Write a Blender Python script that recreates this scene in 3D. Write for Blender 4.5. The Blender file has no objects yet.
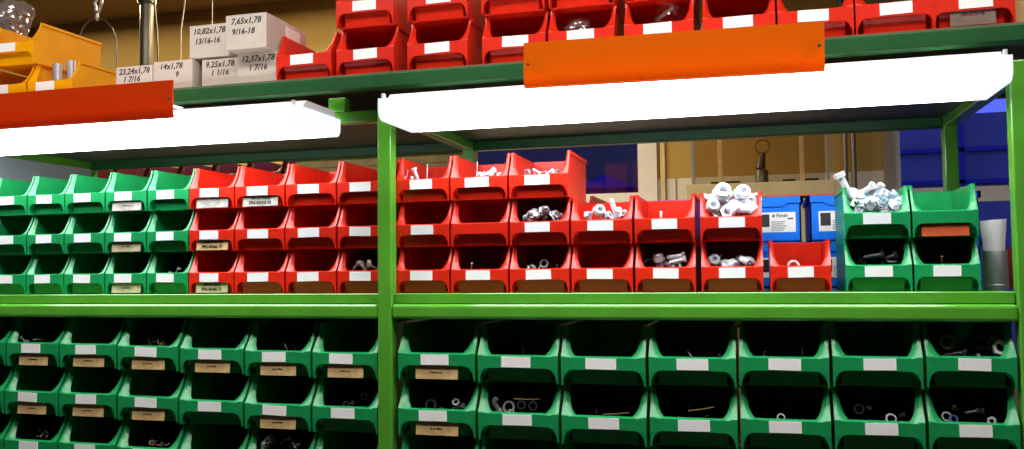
import bpy, bmesh, math, random
from mathutils import Vector, Matrix
S = bpy.context.scene
COL = S.collection
rnd = random.Random(7)
PI = math.pi

# ------------------------------------------------------------------ camera
CAM = Vector((.6473, -1.4175, .0586))
YAW, PITCH, ROLL, FPX = .2738, .0523, -.0109, 865.6
FW = Vector((-math.sin(YAW)*math.cos(PITCH), math.cos(YAW)*math.cos(PITCH), math.sin(PITCH)))
_r = FW.cross(Vector((0, 0, 1))).normalized(); _u = _r.cross(FW)
RT = _r*math.cos(ROLL) + _u*math.sin(ROLL)
UP = _u*math.cos(ROLL) - _r*math.sin(ROLL)

def at(u, v, Y):
    """world point on the vertical plane y = Y that the measured photo position lies on"""
    d = FW + RT*((u-512)/FPX) + UP*((224.5-v)/FPX)
    return CAM + d*((Y-CAM.y)/d.y)

cd = bpy.data.cameras.new('camera')
cam = bpy.data.objects.new('camera', cd); COL.objects.link(cam)
M = Matrix((RT, UP, -FW)).transposed().to_4x4(); M.translation = CAM
cam.matrix_world = M
cd.sensor_fit = 'HORIZONTAL'; cd.sensor_width = 36; cd.lens = 36*FPX/1024
cd.clip_start = .02; cd.clip_end = 100
S.camera = cam

# ------------------------------------------------------------------ materials
def principled(name, color, rough=.5, metal=0., noise=0., nscale=30., bump=0., bscale=200., spec=.5, coords='Object'):
    m = bpy.data.materials.new(name); m.use_nodes = True
    nt = m.node_tree; b = nt.nodes['Principled BSDF']
    b.inputs['Base Color'].default_value = (*color, 1)
    b.inputs['Roughness'].default_value = rough
    b.inputs['Metallic'].default_value = metal
    b.inputs['Specular IOR Level'].default_value = spec
    if noise or bump:
        tc = nt.nodes.new('ShaderNodeTexCoord')
    if noise:
        n = nt.nodes.new('ShaderNodeTexNoise'); n.inputs['Scale'].default_value = nscale; n.inputs['Detail'].default_value = 5
        nt.links.new(tc.outputs[coords], n.inputs['Vector'])
        cr = nt.nodes.new('ShaderNodeValToRGB')
        cr.color_ramp.elements[0].position = .3; cr.color_ramp.elements[1].position = .7
        cr.color_ramp.elements[0].color = (*[c*(1-noise) for c in color], 1)
        cr.color_ramp.elements[1].color = (*[min(1, c*(1+noise*.6)) for c in color], 1)
        nt.links.new(n.outputs['Fac'], cr.inputs['Fac']); nt.links.new(cr.outputs['Color'], b.inputs['Base Color'])
    if bump:
        n2 = nt.nodes.new('ShaderNodeTexNoise'); n2.inputs['Scale'].default_value = bscale
        nt.links.new(tc.outputs[coords], n2.inputs['Vector'])
        bp = nt.nodes.new('ShaderNodeBump'); bp.inputs['Strength'].default_value = bump; bp.inputs['Distance'].default_value = .001
        nt.links.new(n2.outputs['Fac'], bp.inputs['Height']); nt.links.new(bp.outputs['Normal'], b.inputs['Normal'])
    return m

def emission(name, color, strength):
    m = bpy.data.materials.new(name); m.use_nodes = True
    nt = m.node_tree; nt.nodes.clear()
    e = nt.nodes.new('ShaderNodeEmission'); o = nt.nodes.new('ShaderNodeOutputMaterial')
    e.inputs['Color'].default_value = (*color, 1); e.inputs['Strength'].default_value = strength
    nt.links.new(e.outputs[0], o.inputs['Surface'])
    return m

def translucent(name, color, mix=.35, rough=.3):
    m = principled(name, color, rough)
    nt = m.node_tree; b = nt.nodes['Principled BSDF']; o = nt.nodes['Material Output']
    t = nt.nodes.new('ShaderNodeBsdfTranslucent'); t.inputs['Color'].default_value = (*color, 1)
    mx = nt.nodes.new('ShaderNodeMixShader'); mx.inputs[0].default_value = mix
    nt.links.new(b.outputs[0], mx.inputs[1]); nt.links.new(t.outputs[0], mx.inputs[2]); nt.links.new(mx.outputs[0], o.inputs['Surface'])
    return m

def clear(name, color, gloss=.12, rough=.05, tint=(1, 1, 1), diff=0.):
    m = bpy.data.materials.new(name); m.use_nodes = True
    nt = m.node_tree; nt.nodes.clear()
    o = nt.nodes.new('ShaderNodeOutputMaterial')
    t = nt.nodes.new('ShaderNodeBsdfTransparent'); t.inputs['Color'].default_value = (*tint, 1)
    g = nt.nodes.new('ShaderNodeBsdfGlossy'); g.inputs['Roughness'].default_value = rough; g.inputs['Color'].default_value = (*color, 1)
    mx = nt.nodes.new('ShaderNodeMixShader'); mx.inputs[0].default_value = gloss
    nt.links.new(t.outputs[0], mx.inputs[1]); nt.links.new(g.outputs[0], mx.inputs[2])
    out = mx
    if diff:
        d = nt.nodes.new('ShaderNodeBsdfDiffuse'); d.inputs['Color'].default_value = (*color, 1)
        m2 = nt.nodes.new('ShaderNodeMixShader'); m2.inputs[0].default_value = diff
        nt.links.new(mx.outputs[0], m2.inputs[1]); nt.links.new(d.outputs[0], m2.inputs[2]); out = m2
    nt.links.new(out.outputs[0], o.inputs['Surface'])
    return m

def lined_paper(name, color, ink=.55, scale=900.):
    """paper with faint printed lines running along it"""
    m = principled(name, color, .6)
    nt = m.node_tree; b = nt.nodes['Principled BSDF']
    tc = nt.nodes.new('ShaderNodeTexCoord')
    mp = nt.nodes.new('ShaderNodeMapping'); mp.inputs['Scale'].default_value = (1, 0, 6)
    n = nt.nodes.new('ShaderNodeTexNoise'); n.inputs['Scale'].default_value = scale/6; n.inputs['Detail'].default_value = 2
    cr = nt.nodes.new('ShaderNodeValToRGB')
    cr.color_ramp.elements[0].position = .36; cr.color_ramp.elements[1].position = .5
    cr.color_ramp.elements[0].color = (*[c*ink for c in color], 1); cr.color_ramp.elements[1].color = (*color, 1)
    nt.links.new(tc.outputs['Object'], mp.inputs['Vector']); nt.links.new(mp.outputs[0], n.inputs['Vector'])
    nt.links.new(n.outputs['Fac'], cr.inputs['Fac']); nt.links.new(cr.outputs['Color'], b.inputs['Base Color'])
    return m

MAT = dict(
    red=principled('red_plastic', (.72, .021, .006), .31, noise=.12, nscale=40, bump=.1, bscale=600, spec=.5),
    green=principled('green_plastic', (.012, .31, .088), .28, noise=.12, nscale=40, bump=.15, bscale=600),
    yellow=principled('yellow_plastic', (.88, .38, .001), .5, noise=.05, nscale=30, spec=.1),
    shadedred=principled('shaded_red_plastic', (.09, .006, .005), .4, noise=.1, nscale=40),  # same red plastic, the rear row's shade darkened into the colour
    blue=principled('blue_plastic', (.003, .20, 1.0), .5, noise=.08, nscale=30, spec=.25),
    frame=principled('green_rack_paint', (.095, .36, .030), .16, noise=.12, nscale=14, bump=.08, bscale=120, spec=.9),
    shade=principled('shaded_green_paint', (.013, .085, .022), .4, noise=.15, nscale=14, bump=.2, bscale=120, spec=.3),  # rack green darkened: shade of the dim beams put into the colour
    steelpanel=principled('grey_sheet_metal', (.40, .42, .50), .5, noise=.1, nscale=6),
    darkpanel=principled('dark_sheet_metal', (.05, .055, .07), .45, noise=.2, nscale=8),
    board=principled('shelf_board', (.20, .13, .055), .7, noise=.3, nscale=12),
    white_metal=principled('white_enamel', (.82, .83, .86), .35),
    glow=emission('lit_diffuser', (.93, .96, 1.0), 8.5),
    glowcap=emission('lit_end_cap', (.80, .82, .98), 1.0),
    orange=translucent('orange_acrylic', (.86, .19, .002), .36, .25),
    redorange=translucent('red_orange_acrylic', (.66, .048, .003), .24, .25),
    paper=principled('white_label_paper', (.90, .90, .90), .6),
    lined=lined_paper('printed_label_paper', (.97, .96, .94), .93),
    tan=principled('tan_tape', (.74, .50, .22), .6, noise=.25, nscale=60),
    grubby=principled('grubby_tape', (.52, .49, .42), .6, noise=.35, nscale=90),
    khaki=principled('khaki_tape', (.50, .44, .26), .6, noise=.25, nscale=90),
    browncard=principled('brown_card', (.24, .15, .12), .7, noise=.2, nscale=40),
    redcard=principled('orange_red_card', (.62, .09, .02), .6, noise=.12, nscale=30),
    ink=principled('black_ink', (.015, .014, .016), .6),
    card=principled('white_cardboard', (.60, .53, .45), .75, noise=.12, nscale=18),
    bright=principled('bright_zinc', (.82, .84, .88), .28, .35),
    steel=principled('steel', (.60, .61, .64), .38, .8),
    darksteel=principled('dark_steel', (.13, .13, .14), .35, .85),
    brass=principled('brass', (.42, .27, .10), .4, .8),
    bluezinc2=principled('pale_zinc', (.50, .68, .78), .3, .6),
    bluezinc=principled('blue_zinc', (.25, .32, .9), .3, .6),
    heap=principled('mixed_small_hardware', (.05, .05, .055), .4, .7, noise=.6, nscale=150, bump=1., bscale=250),
    heapbright=principled('bright_small_hardware', (.45, .46, .50), .35, .6, noise=.6, nscale=150, bump=1., bscale=250),
    wood=principled('pale_wood', (.55, .34, .13), .6, noise=.25, nscale=25),
    wall=principled('ochre_wall_paint', (.52, .34, .095), .8, noise=.12, nscale=3, coords='Generated'),
    dado=principled('off_white_wall_panel', (.84, .77, .66), .7, noise=.08, nscale=5, coords='Generated'),
    ceiling=principled('brown_ceiling', (.36, .22, .10), .9, noise=.12, nscale=3, coords='Generated'),
    floor=principled('concrete_floor', (.06, .055, .05), .7, noise=.2, nscale=6, coords='Generated'),
    plainwall=principled('grey_wall_paint', (.10, .095, .07), .8, noise=.08, nscale=4, coords='Generated'),
    winframe=principled('window_frame_paint', (.82, .77, .73), .5, noise=.06, nscale=10),
    greyframe=principled('grey_pillar_paint', (.30, .27, .24), .6, noise=.1, nscale=10),
    glass=clear('window_glass', (1, 1, 1), .03, .02, (.80, .82, 1.)),
    showglass=clear('cabinet_glass', (.8, .8, .8), .05, .08, (.82, .80, .74)),
    plastic=clear('clear_plastic_film', (.85, .82, .80), .25, .12, (.80, .76, .74), .12),
    cream=principled('cream_board', (.74, .59, .30), .6, noise=.1, nscale=10),
    pipe=principled('grey_pipe', (.28, .25, .21), .35, .6, noise=.3, nscale=12),
    wire=principled('dark_wire', (.10, .095, .065), .4, .6),
    block=principled('far_backdrop', (.16, .12, .055), .9, noise=.15, nscale=2),
    brick=principled('far_house_wall', (.22, .20, .20), .9, noise=.2, nscale=3),
    roofm=principled('far_house_roof', (.05, .06, .22), .9, noise=.2, nscale=5),
    darkred=principled('dark_red_lacquer', (.25, .02, .02), .4),
)

# ------------------------------------------------------------------ mesh helpers
def finish(bm, name, mat, smooth=False, angle=35):
    bmesh.ops.remove_doubles(bm, verts=bm.verts, dist=1e-6)
    bmesh.ops.recalc_face_normals(bm, faces=bm.faces)
    me = bpy.data.meshes.new(name); bm.to_mesh(me); bm.free()
    if mat: me.materials.append(mat)
    if smooth:
        me.polygons.foreach_set('use_smooth', [True]*len(me.polygons))
        me.set_sharp_from_angle(angle=math.radians(angle))
    return me

def link(name, me, parent=None, loc=None, rot=None):
    o = bpy.data.objects.new(name, me); COL.objects.link(o)
    if parent: o.parent = parent
    if loc is not None: o.location = loc
    if rot is not None: o.rotation_euler = rot
    return o

def obj(name, bm, mat, parent=None, loc=None, rot=None, smooth=False, angle=35):
    return link(name, finish(bm, name, mat, smooth, angle), parent, loc, rot)

def tag(o, label, cat, group=None, kind=None):
    o['label'] = label; o['category'] = cat
    if group: o['group'] = group
    if kind: o['kind'] = kind
    return o

def struct(o):
    o['kind'] = 'structure'; return o

def thing(name, label, cat, loc=(0, 0, 0), group=None, rot=None):
    o = bpy.data.objects.new(name, None); COL.objects.link(o); o.location = loc
    o.empty_display_size = .02
    if rot: o.rotation_euler = rot
    return tag(o, label, cat, group)

def box(bm, x0, x1, y0, y1, z0, z1, bevel=0.):
    vs = [bm.verts.new((x, y, z)) for x in (x0, x1) for y in (y0, y1) for z in (z0, z1)]
    fs = [bm.faces.new([vs[i] for i in f]) for f in ((0, 1, 3, 2), (4, 6, 7, 5), (0, 4, 5, 1), (2, 3, 7, 6), (0, 2, 6, 4), (1, 5, 7, 3))]
    if bevel:
        es = list({e for f in fs for e in f.edges})
        bmesh.ops.bevel(bm, geom=es, offset=bevel, segments=3, affect='EDGES', profile=.5)
    return bm

def B(*a, bevel=0.):
    return box(bmesh.new(), *a, bevel=bevel)

def prism(bm, pts, axis, a, b):
    """extrude a closed 2-D outline along an axis ('x': pts are (y,z); 'y': (x,z); 'z': (x,y))"""
    def v(p, t):
        return (t, p[0], p[1]) if axis == 'x' else (p[0], t, p[1]) if axis == 'y' else (p[0], p[1], t)
    A = [bm.verts.new(v(p, a)) for p in pts]; C = [bm.verts.new(v(p, b)) for p in pts]
    n = len(pts)
    bm.faces.new(A); bm.faces.new(C[::-1])
    for i in range(n):
        bm.faces.new((A[i], A[(i+1) % n], C[(i+1) % n], C[i]))
    return bm

def tube(bm, pts, r, seg=8, cap=True):
    pts = [Vector(p) for p in pts]; rings = []
    for i, p in enumerate(pts):
        t = (pts[min(i+1, len(pts)-1)]-pts[max(i-1, 0)]).normalized()
        a = t.cross(Vector((0, 1, 0)) if abs(t.y) < .9 else Vector((1, 0, 0))).normalized(); b = t.cross(a)
        rr = r[i] if isinstance(r, (list, tuple)) else r
        rings.append([bm.verts.new(p+a*rr*math.cos(2*PI*k/seg)+b*rr*math.sin(2*PI*k/seg)) for k in range(seg)])
    for q, w in zip(rings, rings[1:]):
        for k in range(seg):
            bm.faces.new((q[k], q[(k+1) % seg], w[(k+1) % seg], w[k]))
    if cap:
        bm.faces.new(rings[0][::-1]); bm.faces.new(rings[-1])
    return bm

def lathe(bm, prof, seg=20, closed=True):
    """revolve (r,z) outline about z"""
    rings = [[bm.verts.new((r*math.cos(2*PI*k/seg), r*math.sin(2*PI*k/seg), z)) for k in range(seg)] for r, z in prof]
    m = len(rings)
    for i in range(m if closed else m-1):
        q, w = rings[i], rings[(i+1) % m]
        for k in range(seg):
            bm.faces.new((q[k], q[(k+1) % seg], w[(k+1) % seg], w[k]))
    return bm

_txt = {}
def text_mesh(s, size, shear=0., mat='ink'):
    key = (s, size, shear, mat)
    if key not in _txt:
        c = bpy.data.curves.new('writing', 'FONT'); c.body = s; c.size = size; c.shear = shear
        c.align_x = 'CENTER'; c.align_y = 'CENTER'; c.resolution_u = 2; c.extrude = .0001; c.offset = size*.022
        o = bpy.data.objects.new('writing', c); COL.objects.link(o)
        bpy.context.view_layer.update()
        dg = bpy.context.evaluated_depsgraph_get()
        me = bpy.data.meshes.new_from_object(o.evaluated_get(dg))
        me.materials.clear(); me.materials.append(MAT[mat])
        bpy.data.objects.remove(o); bpy.data.curves.remove(c)
        _txt[key] = me
    return _txt[key]

# ------------------------------------------------------------------ parts bins
def bin_profile(h, w, lip, R):
    """front edge of the bin: y as a function of z"""
    def y(z):
        if z <= lip: return .012*w*max(0., 1-z/(.25*h))
        t = (z-lip)/(h-lip)
        return R*(1-(1-t)**1.55)
    return y

_bins = {}
def bin_meshes(size, color):
    key = (size, color)
    if key in _bins: return _bins[key]
    w, h, d, lipf, archf = {'S': (.1015, .0817, .17, .5, .26), 'M': (.117, .0911, .20, .53, .27), 'L': (.1347, .0967, .235, .49, .265)}[size]
    lip, za, R, t = lipf*h, archf*h, .19*w, .0022
    yf = bin_profile(h, w, lip, R); hw = w/2
    # front frame: band, two rims that sweep up and back with a chamfer along the opening, two feet either side of an arched recess
    lc = lip-.016*w
    zs = sorted({round(x, 6) for x in
                 [za*(1-(1-k/7)**2.2) for k in range(8)] + [za, (za+lc)/2, lc, lip] + [lip+(h-lip)*((k/14)**1.9) for k in range(1, 15)]})
    foot = lambda z: w*(.018+.125*(1-math.sqrt(max(0., 1-(z/za)**2))))
    def rim(z):
        t = (z-lip)/(h-lip)
        return w*(.056+.050*(1-t)**1.3+.058*(1-t)**6)
    bm = bmesh.new()
    prev = None
    for z in zs:
        if z < za-1e-6: a = foot(z)
        elif z > lip+1e-6: a = rim(z)
        else:
            k = (z-za)/(lip-za); a = foot(za)*(1-k)+rim(lip)*k
        xs = [-hw, -hw+.5*a, -hw+a, hw-a, hw-.5*a, hw]
        c = .050*w*min(1., max(0., (z-lc)/(lip-lc)))
        row = [bm.verts.new((x, yf(min(z, lip) if z <= lip else z)+(c if q in (2, 3) else 0), z)) for q, x in enumerate(xs)]
        if prev:
            pz, pr = prev; mid = (pz >= za-1e-6 and z <= lip+1e-6)
            for q in ((0, 1, 2, 3, 4) if mid else (0, 1, 3, 4)):
                bm.faces.new((pr[q], pr[q+1], row[q+1], row[q]))
        prev = (z, row)
    bmesh.ops.recalc_face_normals(bm, faces=bm.faces)
    f0 = next(f for f in bm.faces if abs(f.calc_center_median().z-(za+lip)/2) < (lip-za)*.4)
    if f0.normal.y > 0: bmesh.ops.reverse_faces(bm, faces=bm.faces)
    bmesh.ops.solidify(bm, geom=bm.faces[:], thickness=.0030)
    front = finish(bm, 'front_frame', MAT[color], True, 40)
    # shell: two sides, back, floor, sloping chin behind the arch, top flanges
    bm = bmesh.new()
    zz = [lip+(h-lip)*((k/10)**1.9) for k in range(11)]
    prof = [(.016*w, 0), (.010*w+.0015, za)] + [(yf(z)+.0012, z) for z in zz] + [(d, h), (d-.004, 0)]
    for s in (-1, 1):
        xa, xb = s*(hw-.0004), s*(hw-.0004-t)
        prism(bm, prof, 'x', min(xa, xb), max(xa, xb))
        xa, xb = s*(hw-.001), s*(hw+.0019)
        box(bm, min(xa, xb), max(xa, xb), R+.002, d, h-.0065, h-.0005)
    box(bm, -hw+t, hw-t, d-.0045, d-.002, .0, h)
    box(bm, -hw+.002, hw-.002, d-.001, d+.003, h-.0065, h-.0005)
    box(bm, -hw+t, hw-t, .13*w, d-.0022, .0, .003)
    cw = hw-.105*w
    chin = [(.0045, lip*.88), (.050*w, za*1.18), (.082*w, za*.84), (.106*w, za*.45), (.122*w, .0006)]
    chin2 = [(y+.0024, z) for y, z in chin]
    prism(bm, chin+chin2[::-1], 'x', -cw, cw)
    for s in (-1, 1):   # the chin turns back at its two ends
        a, b2 = sorted((s*cw, s*(cw-.0022)))
        prism(bm, [(.050*w+.0024, za*1.15), (.083*w+.0024, za*.84), (.107*w+.0024, za*.45), (.123*w+.0024, .0008), (.26*w, .0008), (.26*w, za)], 'x', a, b2)
        a, b2 = sorted((s*cw, s*(hw-.0015)))
        box(bm, a, b2, .21*w, .21*w+.002, .0006, lip*.9)
    shell = finish(bm, 'shell', MAT[color], True, 35)
    lw, lh = {'S': (.043, .0168), 'M': (.048, .0187), 'L': (.049, .0180)}[size]
    lab = {}
    for mk in ('paper', 'lined'):
        lab[mk] = finish(B(-lw/2, lw/2, -.0010, -.0001, -lh/2, lh/2), 'label_card', MAT[mk])
    lz = lc-.0004-lh/2
    # strip of tape across the arch
    tw = (.36 if size == 'S' else .275)*w
    tp = {}
    for mk in ('tan', 'grubby', 'khaki', 'browncard', 'redcard'):
        bm = bmesh.new()
        o = [(.0034, za*1.08), (.0040, za*.95), (.022*w, za*.08)]; i = [(y+.0007, z) for y, z in o]
        prism(bm, o+i[::-1], 'x', -tw, tw)
        tp[mk] = finish(bm, 'tape_strip', MAT[mk], True, 40)
    _bins[key] = dict(front=front, shell=shell, label=lab, lz=lz, tape=tp, w=w, h=h, d=d, za=za, lip=lip, chin=chin)
    return _bins[key]

def dash_mesh(n, w, seed):
    r = random.Random(seed); bm = bmesh.new(); x = -w/2
    for k in range(n):
        l = w/n*r.uniform(.5, .85)
        box(bm, x, x+l, -.0003, .0002, r.uniform(-.0012, -.0006), r.uniform(.0006, .0012)); x += w/n
    return finish(bm, 'writing', MAT['ink'])
DASH = [dash_mesh(n, .022, n) for n in (4, 5, 6)]

def make_bin(size, color, name, label, cat, group, x, y, z, sx=1., paper='paper', tape=None, writing=None, lx=0., lrot=0., nolabel=False):
    m = bin_meshes(size, color)
    t = thing(name, label, cat, (x, y, z), group)
    t.scale = (sx, 1, 1)
    link('shell', m['shell'], t); link('front_frame', m['front'], t)
    if not nolabel:
        c = link('label_card', m['label'][paper], t, (lx, 0, m['lz']), (0, lrot, 0))
        c['label'] = 'white paper label card'
    if tape:
        p = link('tape_strip', m['tape'][tape], t)
        p['label'] = {'tan': 'tan tape strip', 'grubby': 'grubby white tape strip', 'khaki': 'khaki tape strip', 'browncard': 'brown card strip', 'redcard': 'orange red card strip'}[tape]
        za, w = m['za'], m['w']
        slope = math.atan2(.022*w-.0040, .87*za)
        ty = lambda f: .0040+(.022*w-.0040)*(.95-f)/.87
        if writing == 'dash':
            link('writing', rnd.choice(DASH), p, (0, ty(.54)-.0006, za*.54), (-slope, 0, 0))
        elif writing:
            for k, s in enumerate(writing):
                zz = za*(.78-.42*k); yy = ty(.78-.42*k)
                me = text_mesh(s, (.0082 if k == 0 and len(writing) > 1 else .0122) if size == 'S' else .0105, .12)
                wr = link('writing', me, p, (0, yy-.0006, zz), (PI/2-slope, 0, 0)); wr.scale = (.82, .8, 1)
    return t, m

ORD = ['first', 'second', 'third', 'fourth', 'fifth', 'sixth', 'seventh', 'eighth']
ROWN = ['bottom', 'middle', 'top']
YB, ZB, HS = .030, .0196, .0818

# small bins on the middle shelf, left of the post
lb = [-8, 29.5, 67, 107.5, 149, 191, 236.5, 287, 338.5, 390]
for k in range(9):
    a, b = at(lb[k], 250, YB+.008).x, at(lb[k+1], 250, YB+.008).x
    green = k < 5
    for r in range(3):
        tape = wr = None
        if k == 3: tape, wr = ['khaki', 'khaki', 'grubby'][r], 'dash'
        if k == 5: tape, wr = ['khaki', 'tan', 'grubby'][r], [('AMVRA 3KOE', 'PN 0040 D'), ('AMVRA 3KOE', 'PN 0046 D'), None][r]
        if k == 6 and r == 2: tape, wr = 'grubby', ('AMVRA 3KOE', 'PN 0352 D')
        if green: lab = 'small green bin on middle shelf, %s row, %s green column from the photo left edge' % (ROWN[r], ORD[k])
        else: lab = 'small red bin left of the middle post, %s row, %s red column beside green bins' % (ROWN[r], ORD[k-5])
        if k > 5: lab = 'small red bin left of the middle post, %s row, %s red column from green bins' % (ROWN[r], ORD[k-5])
        make_bin('S', 'green' if green else 'red', 'storage_bin', lab, 'bin',
                 'green bins on the middle shelf, left' if green else 'red bins on the middle shelf, left of post',
                 (a+b)/2, YB+rnd.uniform(-.001, .001), ZB+r*HS, (b-a)/.1055, tape=tape, writing=wr, lx=rnd.uniform(-.0015, .0015)-(.005 if green else .004), lrot=rnd.uniform(-.02, .02))

# small bins on the middle shelf, right of the post
rb = [(397.5, 451.5, 3), (451.5, 510, 3), (510, 571, 3), (571, 634, 2), (634.5, 696.5, 2), (700, 764, 2), (768.5, 831.5, 1)]
what = {(0, 2): 'holding white screws', (1, 2): 'holding silver pieces', (2, 2): 'holding white pieces', (2, 1): 'full of shiny nuts',
        (3, 1): 'heaped with nuts and bolts', (5, 1): 'overflowing with big white fittings', (5, 0): 'holding white fittings', (4, 0): 'holding bright fittings',
        (6, 0): 'standing alone beside green bins'}
for k, (ua, ub, n) in enumerate(rb):
    a, b = at(ua, 250, YB+.008).x, at(ub, 250, YB+.008).x
    for r in range(n):
        lab = 'small red bin right of post, %s column, %s row' % (ORD[k], ROWN[r])
        if (k, r) in what: lab += ', ' + what[(k, r)]
        make_bin('S', 'red', 'storage_bin', lab, 'bin', 'red bins on the middle shelf, right of post',
                 (a+b)/2, YB+rnd.uniform(-.0015, .0015), ZB+r*HS, (b-a)/.1055, lx=rnd.uniform(-.0015, .0015)-.002*(k < 4), lrot=rnd.uniform(-.02, .02),
                 nolabel=(k, r) == (1, 1))
gb = [(844.5, 911.5), (912.5, 979.5)]
gl = {(0, 1): 'green bin on right, upper of its stack, heaped with long bolts', (0, 0): 'green bin on right, lower, under the bolt-filled green bin',
      (1, 1): 'green bin on right, upper, empty with orange card in its arch', (1, 0): 'green bin on right, lower, beside the steel can'}
for k, (ua, ub) in enumerate(gb):
    a, b = at(ua, 265, YB+.006).x, at(ub, 265, YB+.006).x
    for r in range(2):
        make_bin('S', 'green', 'storage_bin', gl[(k, r)], 'bin', 'green bins at the right end of the middle shelf',
                 (a+b)/2, YB-.004, ZB+r*HS, (b-a)/.1035, nolabel=(k, r) == (1, 1), tape='redcard' if (k, r) == (1, 1) else None)

# bins standing further back
RX, RZ = at(78, 172, .62).x, at(150, 179, .62).z-.036
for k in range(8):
    make_bin('S', 'shadedred', 'storage_bin', 'red bin, shade painted in, behind the left stacks, %s from the left on rear rack' % ORD[k], 'bin',
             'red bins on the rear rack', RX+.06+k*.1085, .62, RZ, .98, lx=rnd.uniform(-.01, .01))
for r in range(2):
    make_bin('M', 'red', 'storage_bin', ['red bin behind the third red column, bottom of the rear pair', 'red bin behind the third red column, its edge showing on top'][r], 'bin',
             'red bins behind the right stacks', .284, .235, .0192+r*.0916)

# large bins below the middle shelf
YL = .004
ll = [-50, 7.5, 61, 119, 180.5, 246, 313, 380]
dzl = [.0050, .0048, .0044, .002, -.001, -.0032, -.0042]
ZL = [-.1291, -.2259, -.3227]
RL = ['upper', 'middle', 'lowest']
tan_l = {0: [1, 2, 3, 4, 5, 6], 1: [1, 2, 3, 5], 2: [1]}
for k in range(7):
    a, b = at(ll[k], 388, YL+.007).x, min(-.001, at(ll[k+1], 388, YL+.007).x)
    for r in range(3):
        tp = 'tan' if k in tan_l[r] else None
        lab = 'large green bin below shelf left of post, %s row, %s column from left edge' % (RL[r], ORD[k])
        make_bin('L', 'green', 'storage_bin', lab, 'bin', 'large green bins below the shelf, left of post', (a+b)/2, YL+rnd.uniform(-.0015, .0015), ZL[r]+dzl[k],
                 (b-a)/.1400, paper='lined', tape=tp, writing='dash' if tp else None, lx=rnd.uniform(-.003, .003)-.005, lrot=rnd.uniform(-.03, .03))
lr = [398, 477.5, 560.5, 648, 738.5, 831.5, 925, 1021]
dzr = [-.0028, -.0042, -.0046, -.0028, 0., .0028, .0050]
for k in range(7):
    a, b = max(.0270, at(lr[k], 388, YL+.007).x), min(1.0125, at(lr[k+1], 388, YL+.007).x)
    for r in range(3):
        tp = 'tan' if k == 0 and r < 2 else None
        lab = 'large green bin below shelf right of post, %s row, %s column from the post' % (RL[r], ORD[k])
        make_bin('L', 'green', 'storage_bin', lab, 'bin', 'large green bins below the shelf, right of post', (a+b)/2, YL+rnd.uniform(-.0015, .0015), ZL[r]+dzr[k],
                 (b-a)/.1400, paper='lined', tape=tp, writing='dash' if tp else None, lx=rnd.uniform(-.002, .002)-.004+.0013*k, lrot=rnd.uniform(-.02, .02))

# medium bins on the top shelf
ZT = .4235
YT = .03
tr = [(279, 337), (338.5, 399), (406, 475), (484, 548), (549.5, 617), (625, 695), (703.5, 775), (777.5, 853), (855.5, 933), (935, 1008)]
two = {1, 2, 3, 4, 5, 6}
for k, (ua, ub) in enumerate(tr):
    a, b = at(ua, 30, YT+.018).x, at(ub, 30, YT+.018).x
    ex = {0: ' beside the white boxes', 4: ' holding a clear plastic bag', 5: ' holding a crumpled clear bag', 9: ' with brown card strip', 7: ' above the orange panel end'}
    lab = 'red bin on the top shelf, %s from left%s' % ((ORD+['ninth', 'tenth'])[k], ex.get(k, ''))
    make_bin('M', 'red', 'storage_bin', lab, 'bin', 'red bins on the top shelf', (a+b)/2, YT+rnd.uniform(-.002, .002), ZT, .985, paper='lined',
             lx=rnd.uniform(-.004, .004), lrot=rnd.uniform(-.03, .03), tape='browncard' if k == 9 else None, writing=('09-07018',) if k == 9 else None)
    if k in two:
        lab = 'red bin stacked on the %s red bin of the top shelf' % (ORD+['ninth', 'tenth'])[k]
        make_bin('M', 'red', 'storage_bin', lab, 'bin', 'upper red bins on the top shelf', (a+b)/2+rnd.uniform(-.002, .002), YT+.002, ZT+.0912, .985, paper='lined',
                 lx=rnd.uniform(-.004, .004))
YY = .07
for nm, ua, ub, v, zz in (('yellow bin on top shelf, lower left, half hidden by orange panel', -10, 34, 70, 0), ('yellow bin on top shelf with steel tubes, beside the white boxes', 35, 80, 70, 0),
                          ('yellow bin on top shelf, stacked highest at far left', -4, 41, 40, 1)):
    a, b = at(ua, v, YY+.020).x, at(ub, v, YY+.020).x
    make_bin('M', 'yellow', 'storage_bin', nm, 'bin', 'yellow bins on the top shelf', (a+b)/2, YY, ZT+zz*.0912, (b-a)/.119, paper='lined', lx=-.012)

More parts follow.
